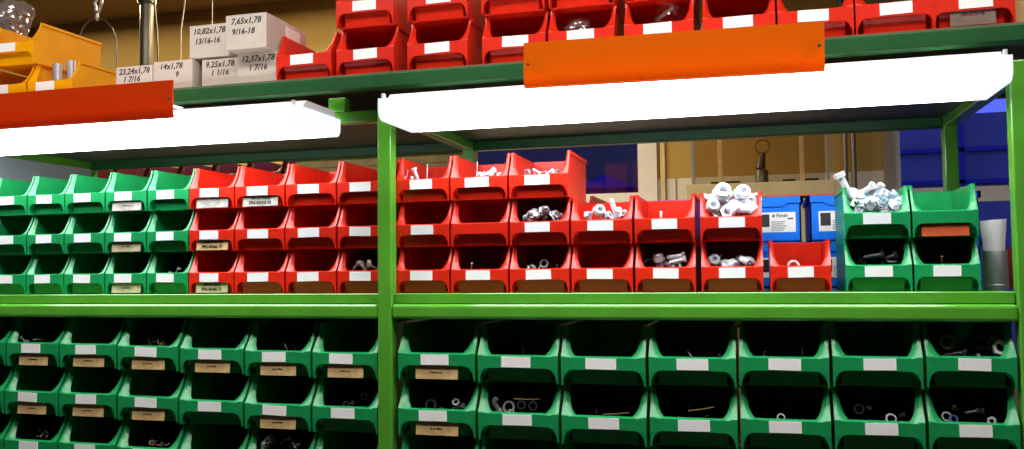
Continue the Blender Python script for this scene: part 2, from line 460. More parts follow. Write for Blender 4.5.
# ------------------------------------------------------------------ small hardware
def hw_meshes():
    d = {}
    bm = bmesh.new()   # hexagon nut, unit width across
    hexo = [(.5*math.cos(PI/3*k), .5*math.sin(PI/3*k)) for k in range(6)]
    n = 24; out = []; inn = []
    for k in range(n):
        a = 2*PI*k/n; rr = .5*math.cos(PI/6)/math.cos((a % (PI/3))-PI/6)
        out.append((rr*math.cos(a), rr*math.sin(a))); inn.append((.27*math.cos(a), .27*math.sin(a)))
    for pts, flip in ((out, 1), (inn, -1)):
        lo = [bm.verts.new((x, y, -.2)) for x, y in pts]; hi = [bm.verts.new((x, y, .2)) for x, y in pts]
        for k in range(n): bm.faces.new((lo[k], lo[(k+1) % n], hi[(k+1) % n], hi[k]))
        if flip == 1: L0, H0 = lo, hi
        else:
            for k in range(n):
                bm.faces.new((L0[k], L0[(k+1) % n], lo[(k+1) % n], lo[k])); bm.faces.new((H0[k], H0[(k+1) % n], hi[(k+1) % n], hi[k]))
    d['hex_nut'] = bm
    bm = bmesh.new(); lathe(bm, [(.33, -.1), (.47, -.1), (.5, -.06), (.5, .06), (.47, .1), (.33, .1)], 24); d['steel_ring'] = bm
    bm = bmesh.new(); prism(bm, [(.21*math.cos(PI/3*k), .21*math.sin(PI/3*k)) for k in range(6)], 'z', .34, .5)
    lathe(bm, [(.0001, -.5), (.11, -.5), (.13, -.46), (.13, .34), (.0001, .34)], 12, False); d['hex_bolt'] = bm
    bm = bmesh.new(); lathe(bm, [(.0001, .5), (.12, .49), (.17, .42), (.17, .36), (.06, .35), (.06, -.42), (.0001, -.5)], 12, False); d['screw'] = bm
    bm = bmesh.new()   # pipe fitting: bored barrel with a hexagon collar and a stepped spigot
    prism(bm, [(.36*math.cos(PI/3*k), .36*math.sin(PI/3*k)) for k in range(6)], 'z', .05, .26)
    lathe(bm, [(.14, .0), (.14, .5), (.25, .5), (.29, .46), (.29, .26), (.27, .05), (.22, -.05), (.20, -.48), (.14, -.5), (.14, -.3)], 20); d['pipe_fitting'] = bm
    bm = bmesh.new(); tube(bm, [(0, 0, -.5), (0, 0, .1), (.04, 0, .28), (.16, 0, .40), (.34, 0, .44)], [.16, .16, .16, .16, .16], 12)
    lathe(bm, [(.15, -.5), (.26, -.5), (.26, -.3), (.15, -.3)], 16); d['elbow_fitting'] = bm
    bm = bmesh.new(); tube(bm, [(0, 0, -.5), (.02, 0, 0), (0, 0, .5)], .028, 8); d['thin_rod'] = bm
    bm = bmesh.new(); tube(bm, [(-.4, 0, -.3), (-.1, .1, .1), (.2, 0, .35), (.42, -.1, .1)], .04, 6); d['wire_clip'] = bm
    return {k: finish(b, k, None, True, 30) for k, b in d.items()}
HW = hw_meshes()
_hwm = {}
def hw(kind, mat):
    k = (kind, mat)
    if k not in _hwm:
        me = HW[kind].copy(); me.materials.clear(); me.materials.append(MAT[mat]); _hwm[k] = me
    return _hwm[k]
HWCAT = dict(hex_nut='nut', steel_ring='ring', hex_bolt='bolt', screw='screw', pipe_fitting='fitting', elbow_fitting='fitting', thin_rod='rod', wire_clip='clip')

def mound(x0, x1, y0, y1, z0, z1, mat, label, seed, slope=0.):
    """heap of small hardware lying on the bin floor"""
    r = random.Random(seed); bm = bmesh.new(); nx, ny = 26, 20; g = {}
    for i in range(nx+1):
        for j in range(ny+1):
            fx, fy = i/nx, j/ny
            e = min(1., 5*min(fx, 1-fx)+.45)*min(1., 5*min(fy+.1, 1-fy)+.4)
            z = z0+(z1-z0)*e*(.86+.14*r.random()) + slope*(fy)
            if i in (0, nx) or j in (0, ny): z = z0+(z-z0)*.6
            g[i, j] = bm.verts.new((x0+(x1-x0)*fx, y0+(y1-y0)*fy, z))
    base = {}
    for i in range(nx+1):
        for j in range(ny+1):
            if i in (0, nx) or j in (0, ny): base[i, j] = bm.verts.new((x0+(x1-x0)*i/nx, y0+(y1-y0)*j/ny, z0))
    for i in range(nx):
        for j in range(ny): bm.faces.new((g[i, j], g[i+1, j], g[i+1, j+1], g[i, j+1]))
    rim = [(i, 0) for i in range(nx)]+[(nx, j) for j in range(ny)]+[(i, ny) for i in range(nx, 0, -1)]+[(0, j) for j in range(ny, 0, -1)]
    for a, b in zip(rim, rim[1:]+rim[:1]): bm.faces.new((g[a], base[a], base[b], g[b]))
    bm.faces.new([base[a] for a in rim])
    o = obj('small_hardware', bm, MAT[mat], None, None, None, False)
    return tag(o, label, 'hardware', None, 'stuff')

def put(kind, mat, u, v, Y, size, rot, label, group):
    o = link(kind, hw(kind, mat), None, at(u, v, Y), rot); o.scale = (size,)*3
    return tag(o, label, HWCAT[kind], group)

def rr(): return (rnd.uniform(0, PI), rnd.uniform(0, PI), rnd.uniform(0, PI))

def contents(where, ua, ub, y, zbase, size, fill, mat, items, seed, Y=None, depth=None):
    """a heap in the bin between the two photo columns, and the single pieces lying on it"""
    w, h, d, lipf = {'S': (.1015, .0812, .17, .5), 'M': (.117, .0905, .20, .53), 'L': (.1347, .0967, .235, .49)}[size]
    x0, x1 = at(ua, 260 if size == 'S' else 388, y+.016).x, at(ub, 260 if size == 'S' else 388, y+.016).x
    m = (x1-x0)*.06+.004
    if fill:
        mound(x0+m, x1-m, y+.19*w+.003 if fill > lipf else y+.17*w+.003, y+(depth or d*.8), zbase+.0034, zbase+fill*h, mat, 'loose hardware on the floor of the ' + where, seed)
    for it in items:
        kind, mt, u, v, sz = it[:5]
        rot = it[5] if len(it) > 5 else rr()
        yy = it[6] if len(it) > 6 else y+.027+rnd.uniform(-.005, .007)
        nm = kind.replace('_', ' ')
        adj = dict(bright='bright', steel='steel', darksteel='dark', brass='brass', bluezinc='bluish', bluezinc2='pale')[mt]
        if adj == 'steel' and nm.startswith('steel'): adj = 'grey'
        put(kind, mt, u, v, yy, sz, rot, '%s %s lying in the %s' % (adj, nm, where), 'pieces in the ' + where)

def clusterpts(seed, n, kinds, mats, u0, u1, v0, v1, s0, s1):
    r = random.Random(seed); L = []
    for i in range(n):
        u = u0+(u1-u0)*(i+.5+r.uniform(-.4, .4))/n if n < 9 else r.uniform(u0, u1)
        k = 1-abs((u-(u0+u1)/2)/((u1-u0)/2))*.6
        v = v1-(v1-v0)*k*r.uniform(.15, 1)
        L.append((r.choice(kinds), r.choice(mats), u, v, r.uniform(s0, s1), (r.uniform(0, PI), r.uniform(0, PI), r.uniform(0, PI))))
    return L

R1, R2, R3 = ZB+2*HS, ZB+HS, ZB
FRONT = (PI/2, 0, 0)
contents('first top red bin right of post', 397.5, 451.5, YB, R1, 'S', .50, 'heapbright',
         [('thin_rod', 'bright', 406, 177, .030, (.4, .5, 0)), ('hex_bolt', 'bright', 416, 174.5, .026, (.2, -.3, 0)), ('screw', 'bright', 411, 179, .018, (.9, 1.2, 0)), ('thin_rod', 'bright', 427, 172, .030, (.1, .1, 0)),
          ('wire_clip', 'darksteel', 431, 177, .018), ('wire_clip', 'darksteel', 436, 177, .016), ('hex_nut', 'bright', 403, 179, .012)], 1)
contents('second top red bin right of post', 451.5, 510, YB, R1, 'S', .52, 'heapbright',
         clusterpts(2, 7, ['hex_bolt', 'wire_clip', 'hex_nut'], ['bright'], 474, 503, 173, 179, .012, .020)+[('hex_bolt', 'bright', 489, 173, .028, (.3, 1.2, 0)), ('thin_rod', 'bright', 477, 168, .024, (.1, .1, 0))], 2)
contents('third top red bin right of post', 510, 571, YB, R1, 'S', .52, 'heapbright',
         clusterpts(3, 7, ['wire_clip', 'hex_nut', 'hex_bolt'], ['bright', 'bright', 'steel'], 526, 560, 169, 174, .011, .017), 3)
contents('third middle red bin right of post', 510, 571, YB, R2, 'S', .55, 'heap',
         clusterpts(4, 16, ['hex_nut', 'steel_ring', 'pipe_fitting', 'hex_nut'], ['bright', 'steel', 'bright'], 522, 561, 208, 221, .012, .018), 4)
contents('third bottom red bin right of post', 510, 571, YB, R3, 'S', .42, 'heap',
         [('steel_ring', 'steel', 544, 263.5, .016, (1.3, .2, 0)), ('hex_nut', 'bright', 533, 267, .012), ('hex_nut', 'bright', 541, 268, .010), ('hex_nut', 'steel', 528, 268, .010), ('screw', 'bright', 557, 268, .012)], 5)
contents('second bottom red bin right of post', 451.5, 510, YB, R3, 'S', .3, 'heap', [('screw', 'steel', 471.5, 267, .016, (.1, .2, 0))], 6)
contents('heaped fourth red bin right of post', 571, 634, YB, R2, 'S', .56, 'heapbright',
         [('pipe_fitting', 'bright', 599, 211, .030, (1.4, .15, .3)), ('hex_bolt', 'bright', 614, 208, .034, (.25+PI, -.3, 0)), ('hex_bolt', 'bright', 618, 213, .024, (1.0, .5, 0)), ('hex_nut', 'bright', 588, 216, .018),
          ('hex_bolt', 'bright', 592, 213, .024, (.5, .9, 0)), ('hex_nut', 'bright', 609, 216, .018), ('hex_nut', 'bright', 624, 214, .016), ('pipe_fitting', 'bright', 605, 217, .02)], 7)
contents('fifth upper red bin right of post', 634.5, 696.5, YB, R2, 'S', .44, 'heap', [('hex_bolt', 'bright', 661, 216, .016, (PI, 0, 0), YB+.016)], 8)
contents('fifth bottom red bin right of post', 634.5, 696.5, YB, R3, 'S', .46, 'heap',
         [('pipe_fitting', 'bright', 659.5, 262, .028, (.2, -.15, 0)), ('hex_bolt', 'bright', 676, 256.5, .03, (.2, 1.45, 0)), ('hex_bolt', 'bright', 678, 261, .028, (.3, 1.35, .2)), ('pipe_fitting', 'bright', 670, 264, .02), ('hex_nut', 'bright', 677, 266, .016),
          ('wire_clip', 'darksteel', 648, 262, .024)], 9)
contents('sixth overflowing upper red bin', 700, 764, YB, R2, 'S', .74, 'heapbright',
         [('pipe_fitting', 'bright', 722, 195, .046, (1.25, .15, .1), .055), ('pipe_fitting', 'bright', 741.5, 197, .042, (1.0, -.5, .5), .062), ('pipe_fitting', 'bright', 712.5, 207, .034, (1.3, .7, 0), .048), ('pipe_fitting', 'bright', 731, 206, .044, (.6, 2.4, 0), .052),
          ('pipe_fitting', 'bright', 747, 207, .040, (.7, 2.3, .3), .054), ('steel_ring', 'bright', 720, 213, .026, (1.1, .4, 0), .046), ('elbow_fitting', 'bright', 736, 213, .034, (1.2, .2, .5), .046), ('pipe_fitting', 'bright', 710, 199, .032, (.4, 1.9, 0), .065),
          ('hex_nut', 'bright', 728, 212.5, .026, (1.2, .2, 0), .044), ('pipe_fitting', 'bright', 752, 201, .032, (.9, 1.1, 0), .07)], 10)
contents('sixth bottom red bin right of post', 700, 764, YB, R3, 'S', .46, 'heap',
         [('pipe_fitting', 'bright', 714, 261, .030, (1.3, -.6, .3)), ('elbow_fitting', 'bright', 741, 259, .032, (1.4, .8, 0)), ('pipe_fitting', 'bright', 730, 264, .028, (.8, 1.9, 0)), ('hex_nut', 'bright', 749, 262, .02), ('pipe_fitting', 'bright', 724, 266, .02),
          ('steel_ring', 'darksteel', 717, 254, .018, (1.2, .3, 0)), ('hex_bolt', 'bright', 755, 263, .02)], 11)
contents('single red bin beside green bins', 768.5, 831.5, YB, R3, 'S', .42, 'heap', [('steel_ring', 'bright', 793.5, 266, .020, (1.3, 0, 0))], 12)
q = random.Random(13)
L = []
for i in range(56):
    u = q.uniform(851, 903); dd = q.uniform(.042, .085)
    L.append((q.choice(['hex_bolt', 'hex_bolt', 'screw', 'hex_nut']), q.choice(['bright', 'bright', 'bluezinc2', 'steel']), u, 210-(dd-.042)*330-q.uniform(0, 7)*(1-abs(u-872)/40), q.uniform(.015, .026), (q.uniform(0, PI), q.uniform(0, PI), 0), dd))
L += [('hex_bolt', 'bright', 845, 186, .046, (.15, -.45, 0), .065), ('hex_bolt', 'bright', 866, 190, .032, (.6, 1.0, 0), .06), ('hex_bolt', 'bright', 877, 191, .028, (.5, .6, 0), .06), ('hex_nut', 'steel', 898, 203, .018, (1.2, .4, 0), .052)]
contents('upper green bin of long bolts', 844.5, 911.5, YB-.004, R2, 'S', .66, 'heapbright', L, 13)
contents('lower green bin under the bolts', 844.5, 911.5, YB-.004, R3, 'S', .42, 'heap',
         [('hex_bolt', 'darksteel', 874, 256, .03, (.2, 1.4, 0)), ('hex_bolt', 'darksteel', 888, 258, .03, (.3, 1.2, 0)), ('steel_ring', 'darksteel', 892, 261, .018), ('hex_nut', 'darksteel', 862, 262, .014), ('wire_clip', 'darksteel', 881, 262, .02)], 14)
contents('lower green bin beside the can', 912.5, 979.5, YB-.004, R3, 'S', .3, 'heap', [('screw', 'brass', 942, 261, .016, (.05, 0, 0))], 15)
contents('bottom fourth red bin left of post', 338.5, 390, YB, R3, 'S', .5, 'heap',
         [('hex_bolt', 'bright', 356, 267, .026, (.3, .8, 0)), ('hex_bolt', 'bright', 363, 267, .026, (.4, -.6, 0)), ('hex_nut', 'bright', 369, 264, .016), ('hex_bolt', 'steel', 372, 266, .024, (.4, -.9, 0)), ('hex_nut', 'brass', 365, 269, .012), ('hex_bolt', 'bright', 359, 265, .022)], 16)
contents('bottom fifth green bin left of post', 149, 191, YB, R3, 'S', .46, 'heap', [('screw', 'bright', 177, 271, .022, (.3, 1.0, 0)), ('hex_nut', 'bright', 171, 273, .010)], 17)
# large bins
def big(where, ua, ub, row, dz, items, seed, fill=.40): contents(where, ua, ub, YL, ZL[row]+dz, 'L', fill, 'heap', items, seed)
Yg = YL+.05
big('upper second large bin left of post', 7.5, 61, 0, dzl[1], [('screw', 'bright', 24, 340, .02, (.3, -.7, 0)), ('hex_nut', 'bright', 26.5, 342, .011), ('wire_clip', 'steel', 38, 341, .02), ('wire_clip', 'darksteel', 45, 341, .02)], 20, .44)
big('lowest second large bin left of post', 7.5, 61, 2, dzl[1], clusterpts(21, 9, ['wire_clip', 'hex_nut', 'screw'], ['bright', 'steel', 'darksteel'], 33, 52, 430, 438, .008, .016), 21, .44)
big('upper fourth large bin left of post', 119, 180.5, 0, dzl[3], clusterpts(22, 7, ['wire_clip', 'hex_nut'], ['darksteel', 'steel', 'brass'], 146, 165, 340, 346, .010, .016), 22)
big('lowest fourth large bin left of post', 119, 180.5, 2, dzl[3], clusterpts(23, 8, ['hex_nut', 'screw'], ['bright', 'steel', 'brass'], 150, 168, 438, 447, .008, .014), 23, .44)
big('upper sixth large bin left of post', 246, 313, 0, dzl[5], [('wire_clip', 'steel', 288, 348, .02), ('wire_clip', 'darksteel', 294, 348, .018)], 24)
big('lowest sixth large bin left of post', 246, 313, 2, dzl[5], clusterpts(25, 14, ['wire_clip', 'screw', 'hex_nut'], ['steel', 'darksteel', 'bright'], 264, 302, 434, 447, .012, .022), 25, .5)
big('middle seventh large bin left of post', 313, 380, 1, dzl[6], [('steel_ring', 'steel', 364, 396.5, .014, (1.4, .2, 0), Yg), ('hex_nut', 'darksteel', 352, 403, .012), ('hex_nut', 'darksteel', 346, 404, .012)], 26)
big('middle first large bin right of post', 398, 477.5, 1, dzr[0], [('steel_ring', 'darksteel', 431, 405, .022, (1.3, .1, 0)), ('hex_nut', 'bright', 456, 402, .014, (1.2, .2, 0)), ('hex_bolt', 'steel', 459, 407, .024, (.3, 1.3, 0)), ('hex_nut', 'brass', 441, 410, .011)], 27)
big('middle second large bin right of post', 477.5, 560.5, 1, dzr[1], [('elbow_fitting', 'steel', 496, 406, .026, (.3, -.5, 0)), ('steel_ring', 'steel', 509, 407, .022, (1.3, .1, 0)), ('hex_nut', 'bright', 511, 412, .011), ('steel_ring', 'darksteel', 521.5, 405, .016, (1.4, 0, 0)),
     ('steel_ring', 'darksteel', 533, 406, .016, (1.4, .5, 0)), ('thin_rod', 'brass', 527, 399, .045, (0, PI/2, .1))], 28)
big('middle third large bin right of post', 560.5, 648, 1, dzr[2], [('thin_rod', 'brass', 616, 413.5, .044, (0, PI/2-.08, .1)), ('wire_clip', 'darksteel', 596, 411, .014)], 29)
big('middle fourth large bin right of post', 648, 738.5, 1, dzr[3], [('thin_rod', 'brass', 701, 409, .042, (0, PI/2-.15, .2)), ('wire_clip', 'darksteel', 690, 405, .014), ('wire_clip', 'darksteel', 708, 416, .014)], 30)
big('middle fifth large bin right of post', 738.5, 831.5, 1, dzr[4], [('steel_ring', 'bright', 781, 417.5, .013, (1.4, .2, 0), YL+.02)], 31, .36)
big('middle sixth large bin right of post', 831.5, 925, 1, dzr[5], [('steel_ring', 'darksteel', 859, 409, .016, (1.4, .2, 0)), ('steel_ring', 'darksteel', 891, 419, .018, (1.0, .2, 0)), ('hex_nut', 'darksteel', 902, 415, .011), ('hex_nut', 'darksteel', 869, 408, .008)], 32)
big('middle seventh large bin right of post', 925, 1021, 1, dzr[6], [('steel_ring', 'bright', 946.5, 416.5, .015, (1.3, .2, 0)), ('steel_ring', 'bluezinc', 953.5, 419, .013, (1.2, .5, 0)), ('hex_nut', 'bright', 992, 421, .013), ('hex_nut', 'darksteel', 955, 408, .009), ('hex_nut', 'darksteel', 982, 411, .009), ('hex_bolt', 'darksteel', 972, 412, .02, (.3, 1.3, 0))], 33)
big('upper seventh large bin right of post', 925, 1021, 0, dzr[6], [('steel_ring', 'brass', 947, 342, .022, (1.4, .2, 0)), ('hex_nut', 'bright', 1000, 348, .024, (1.3, .3, 0)), ('hex_nut', 'bluezinc', 998, 353, .012, (.5, .3, 0)), ('steel_ring', 'darksteel', 980, 343, .02, (1.4, 0, 0)), ('hex_bolt', 'darksteel', 955, 354, .03, (.2, 1.4, 0)),
     ('hex_nut', 'bright', 978, 356, .010), ('hex_nut', 'steel', 964, 352, .011), ('hex_bolt', 'darksteel', 989, 344, .03, (.3, .3, 0))], 34, .46)
big('upper fourth large bin right of post', 648, 738.5, 0, dzr[3], [('wire_clip', 'steel', 689, 355, .014), ('hex_nut', 'darksteel', 720, 356, .009)], 35)
big('upper second large bin right of post', 477.5, 560.5, 0, dzr[1], [('thin_rod', 'steel', 523, 351, .014, (.1, 0, 0))], 36)
big('upper fifth large bin right of post', 738.5, 831.5, 0, dzr[4], [('wire_clip', 'steel', 764, 354, .014), ('thin_rod', 'steel', 802, 351, .014, (.1, 0, 0))], 37)

# ------------------------------------------------------------------ the rack
T = .026
XE = 1.0146
rack = thing('storage_rack', 'green welded steel rack with wide shelves full of plastic bins', 'rack', (0, 0, 0))
def bar(name, x0, x1, y0, y1, z0, z1, mat='frame', bev=.0025, lab=None):
    o = obj(name, B(x0, x1, y0, y1, z0, z1, bevel=bev), MAT[mat], rack)
    if lab: o['label'] = lab
    return o
FL = -1.45
D0, D1 = .468, .494
XP = [-XE-T-.02, 0., XE]
for x in XP:
    bar('post', x, x+T, 0, T, FL, .3605); bar('post', x, x+T, D0, D1, FL, .3605)
# middle shelf: front beams, tray, rear beam
for a, b in ((XP[0]+T, 0), (T, XE)):
    bar('beam', a, b, 0.0003, T-.0003, -T, 0, bev=.0055)
    bar('beam', a, b, D0, D1, -T, 0)
    bar('shelf_tray', a+.001, b-.001, .0125, D0-.001, .0008, .0188, bev=.002)
    bar('beam', a, b, .056, .080, .3375, .3600)                           # cross bar above the lamps
    bar('beam', a, b, D0, D1, .334, .3605, mat='shade', lab='green rear beam, colour darkened for shade')
    o = bar('lamp_panel', a+.002, b-.002, .0805, D0-.001, .3540, .3600, mat='darkpanel', bev=0, lab='dark sheet metal panel above the lamp')
    bar('beam', a, b, 0.0003, T-.0003, -.340-T, -.340); bar('beam', a, b, D0, D1, -.340-T, -.340)
    bar('shelf_tray', a+.001, b-.001, .0125, D0-.001, -.3400, -.3285, bev=.002)
for x in XP:
    for z in (.3345, -.0255, -.340-T):
        bar('side_rail', x+.0003, x+T-.0003, T, D0, z, z+.0255)
# a second, lower rack behind the left half, carrying a row of red bins
rr_ = thing('rear_rack', 'second green rack behind the left stacks, mostly hidden', 'rack', (RX, .62, FL))
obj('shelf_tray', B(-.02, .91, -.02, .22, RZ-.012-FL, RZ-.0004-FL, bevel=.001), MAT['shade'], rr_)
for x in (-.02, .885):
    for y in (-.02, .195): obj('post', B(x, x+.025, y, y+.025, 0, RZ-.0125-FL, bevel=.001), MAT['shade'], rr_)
# top shelf
bar('top_beam', XP[0]-.3, XE+.35, 0, T, .388, .4142, mat='shade', lab='green front beam of the top shelf, colour darkened for shade')
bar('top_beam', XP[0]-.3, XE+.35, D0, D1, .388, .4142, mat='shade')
bar('shelf_board', XP[0]-.3, XE+.35, T+.001, D1, .4146, .4228, mat='board', bev=.001, lab='brown board of the top shelf')
for x in (at(328, 100, .056).x, XE-.1, XP[0]+.1):
    bar('strut', x, x+.036, .056, .08, .3602, .388)
    bar('strut', x, x+.036, D0, D1, .3607, .388)
bar('side_panel', XP[0]+T+.0006, XP[0]+T+.0030, T+.001, D0-.001, .018, .334, mat='steelpanel', bev=0, lab='grey sheet metal end panel')

# ------------------------------------------------------------------ lamps and orange panels
def lamp(x0, x1, label, n):
    t = thing('fluorescent_lamp', label, 'lamp', ((x0+x1)/2, -.04, .307), 'strip lamps under the top shelf')
    ox, oy, oz = t.location
    def prof(g=0.):
        pts = []
        y0, y1, z0, z1 = -.12+g, .04-g, (.307+g), .342
        for cy, cz, a0 in ((y0+.016, z0+.016, PI), (y1-.016, z0+.016, 1.5*PI)):
            for k in range(6):
                a = a0+PI/2*k/5; pts.append((cy+.016*math.cos(a)-oy, cz+.016*math.sin(a)-oz))
        pts += [(y1-oy, z1-oz), (y0-oy, z1-oz)]
        return pts
    bm = bmesh.new(); prism(bm, prof(.0006), 'x', x0+.018-ox, x1-.018-ox)
    d = obj('diffuser', bm, MAT['glow'], t, smooth=True); d['label'] = 'glowing white wraparound diffuser'
    for a, b in ((x0, x0+.0178), (x1-.0178, x1)):
        bm = bmesh.new(); prism(bm, prof(), 'x', a-ox, b-ox)
        obj('end_cap', bm, MAT['glowcap'], t, smooth=True)
    bm = bmesh.new()
    prism(bm, [(-.095-oy, .3422-oz), (.030-oy, .3422-oz), (.022-oy, .3560-oz), (-.080-oy, .3560-oz)], 'x', x0+.004-ox, x1-.004-ox)
    obj('housing', bm, MAT['white_metal'], t)
    for a in (x0+.006, x1-.010):
        obj('clip', B(a-ox, a+.004-ox, -.1195-oy, -.112-oy, .3422-oz, .350-oz), MAT['white_metal'], t)
    for f in (.2, .8):
        xx = x0+(x1-x0)*f
        obj('bracket', B(xx-.012-ox, xx+.012-ox, .0-oy, .0555-oy, .3562-oz, .3595-oz), MAT['white_metal'], t)
    return t
lamp(.0805-.024, .9885, 'long white glowing strip lamp right of the post', 0)
lamp(-1.020, -.0925, 'long white glowing strip lamp left of the post, behind red-orange panel', 1)

def sign(x0, x1, z0, z1, mat, label, tilt=0.):
    t = thing('orange_panel', label, 'panel', ((x0+x1)/2, -.131, z0), None, (0, tilt, 0))
    ox, oy, oz = t.location
    out = [(-.0035, z1-z0), (-.0035, .020), (-.0028, .010), (-.0002, .003), (.004, 0)]
    inn = [(y+.003, z+(.0012 if i > 2 else 0)) for i, (y, z) in enumerate(out)]
    bm = bmesh.new(); prism(bm, out+inn[::-1], 'x', x0-ox, x1-ox)
    obj('sheet', bm, MAT[mat], t, smooth=True, angle=30)
    for x in (x0+.007, x1-.007):
        bm = bmesh.new(); lathe(bm, [(.0001, -.0012), (.0016, -.001), (.0024, 0), (.0001, 0)], 12, False)
        obj('screw', bm, MAT['darksteel'], t, (x-ox, -.0036, (z1-z0)*.52), (-PI/2, 0, 0))
    for x in (x0+.02, x1-.02):   # straps back to the lamp housing
        obj('strap', B(x-.006-ox, x+.006-ox, -.0004, .046, .3564-z0, .3578-z0), MAT['white_metal'], t)
    return t
sign(.3080, .7480, .3370, .4075, 'orange', 'bright orange panel hanging before the right strip lamp', .011)
sign(-.98, -.3270, .3310, .3970, 'redorange', 'red-orange panel hanging before the left strip lamp')

# ------------------------------------------------------------------ white cardboard boxes with handwriting
def cbox(x0, x1, y0, dep, z0, z1, lines, label, rz=0.):
    w, h = x1-x0, z1-z0
    t = thing('cardboard_box', label, 'box', ((x0+x1)/2, y0, z0), 'white cardboard boxes on the top shelf', (0, 0, rz))
    obj('carton', B(-w/2, w/2, 0, dep, 0, h-.0016, bevel=.0012), MAT['card'], t)
    obj('lid_flap', B(-w/2+.0006, w/2-.0006, .0006, dep*.52, h-.0016, h, bevel=.0004), MAT['card'], t)
    for k, (s, dx) in enumerate(lines):
        me = text_mesh(s, .0165 if k == 0 else .0160, .18)
        o = link('handwriting', me, t, (dx, -.0003, h*(.80-.30*k)), (PI/2, 0, 0))
        o.scale = (min(1., .88*w/max(.001, me_width(me))), 1, 1)
        o['label'] = 'black handwritten size'
    return t
def me_width(me):
    xs = [v.co.x for v in me.vertices]; return max(xs)-min(xs)
cbox(-.594, -.5065, .04, .14, ZT, .4775, [('23,24x1,78', 0), ('1 7/16', -.006)], 'white box beside yellow bins, marked 23,24x1,78')
cbox(-.5035, -.4125, .038, .14, ZT, .4812, [('14x1,78', -.004), ('9', .01)], 'white box marked 14x1,78, right of panel end')
cbox(-.3967, -.3155, .046, .14, ZT, .4790, [('9,25x1,78', 0), ('1 1/16', 0)], 'white box in lower row marked 9,25x1,78')
cbox(-.3135, -.2225, .040, .14, ZT, .4832, [('12,37x1,78', 0), ('1 7/16', 0)], 'white box in lower row marked 12,37x1,78, beside red bin')
cbox(-.4249, -.3355, .045, .14, .4834, .5490, [('10,82x1,78', 0), ('13/16-16', -.004)], 'white box on top marked 10,82x1,78')
t = cbox(-.3190, -.2310, .010, .15, .4834, .5505, [('7,65x1,78', 0), ('9/16-18', -.006)], 'white box stacked on top marked 7,65x1,78 nearest the red bins')
o = obj('side_label', B(.0441, .0446, .07, .125, .026, .058), MAT['lined'], t); o['label'] = 'printed white side label'

# ------------------------------------------------------------------ blue boxes behind the red bins
def blue_box(ua, ub, z, h, label, text=None, lx=0.):
    a, b = at(ua, 198, .28).x, at(ub, 198, .28).x; w = b-a
    t = thing('blue_box', label, 'box', ((a+b)/2, .28, z), 'blue plastic boxes behind the bins')
    bm = bmesh.new()
    box(bm, -w/2+.004, w/2-.004, .004, .17, 0, .003)
    for s in (-1, 1): box(bm, *sorted((s*(w/2-.004), s*(w/2-.007))), .004, .17, 0, h-.002)
    box(bm, -w/2+.004, w/2-.004, .167, .17, 0, h-.002)
    prism(bm, [(-w/2+.004, 0), (w/2-.004, 0), (w/2-.004, h-.002), (-w/2+.004, h-.002)], 'y', .004, .007)
    obj('body', bm, MAT['blue'], t)
    bm = bmesh.new()
    pts = [(-w/2, h-.012), (-w/2+.030, h-.012), (-w/2+.036, h-.018), (w/2-.036, h-.018), (w/2-.030, h-.012), (w/2, h-.012), (w/2, h), (-w/2, h)]
    prism(bm, pts, 'y', 0, .005)
    for s in (-1, 1): box(bm, *sorted((s*w/2, s*(w/2-.005))), .0, .174, h-.012, h)
    box(bm, -w/2, w/2, .169, .174, h-.012, h)
    obj('rim', bm, MAT['blue'], t)
    p = obj('paper_label', B(lx-.034, lx+.034, .0030, .0038, h*.22, h*.66), MAT['paper'], t); p['label'] = 'white printed label'
    bm = bmesh.new()
    box(bm, lx-.031, lx-.013, .0026, .0030, h*.34, h*.62)
    for k in range(5): box(bm, lx-.010, lx+.012+.003*(k % 3), .0026, .0030, h*(.26+.045*k), h*(.275+.045*k))
    box(bm, lx+.020, lx+.030, .0026, .0030, h*.50, h*.53)
    obj('print', bm, MAT['ink'], p)
    if text:
        link('writing', text_mesh(text, .009), p, (lx+.006, .0026, h*.585), (PI/2, 0, 0))
    return t
for r in range(2):
    rn = ['lower', 'upper'][r]
    for (ua, ub), where, lx in zip(((624, 711), (715, 803), (807, 895), (899, 981)), ('behind the fifth red column', 'behind the single red bin', 'behind the bolt-filled green bin', 'behind the rightmost green bins'), (0., .032, -.022, 0.)):
        blue_box(ua, ub, ZB+r*.0855, .0850, '%s blue plastic box %s' % (rn, where), '# Finish' if r == 1 and ua == 715 else None, lx)
a, b = at(728, 197, .285).x, at(838, 197, .285).x
tag(obj('red_strip', B(a, b, .283, .33, ZB+.1708, ZB+.1750, bevel=.001), MAT['redcard']), 'flat orange-red strip lying on top of the blue boxes', 'strip')

# ------------------------------------------------------------------ steel can with paper, red tin
ca = at(995.5, 270, .13)
t = thing('steel_can', 'brushed steel can at the right end of the middle shelf', 'can', (ca.x, .13, .0189))
bm = bmesh.new(); rc = .0182; hc = .062
lathe(bm, [(.0001, 0), (rc-.001, 0), (rc, .001), (rc, hc-.001), (rc-.0005, hc), (rc-.0012, hc-.001), (rc-.0012, .002), (.0001, .002)], 32, False)
obj('can_wall', bm, MAT['steel'], t, smooth=True)
bm = bmesh.new(); lathe(bm, [(rc, .004), (rc+.0006, .005), (rc+.0006, .007), (rc, .008)], 32); obj('bead', bm, MAT['steel'], t, smooth=True)
bm = bmesh.new()   # curled sheet standing in the can
cols = []
for i in range(13):
    f = i/12; x = (f-.5)*.030
    y = -.006+.010*(2*f-1)**2
    cols.append([bm.verts.new((x*(.86+.26*k/6)+.004*(k/6)**2*(1 if f > .5 else -.4), y+.003*k/6, .004+.104*k/6+(.003*f if k == 6 else 0))) for k in range(7)])
for i in range(12):
    for k in range(6): bm.faces.new((cols[i][k], cols[i+1][k], cols[i+1][k+1], cols[i][k+1]))
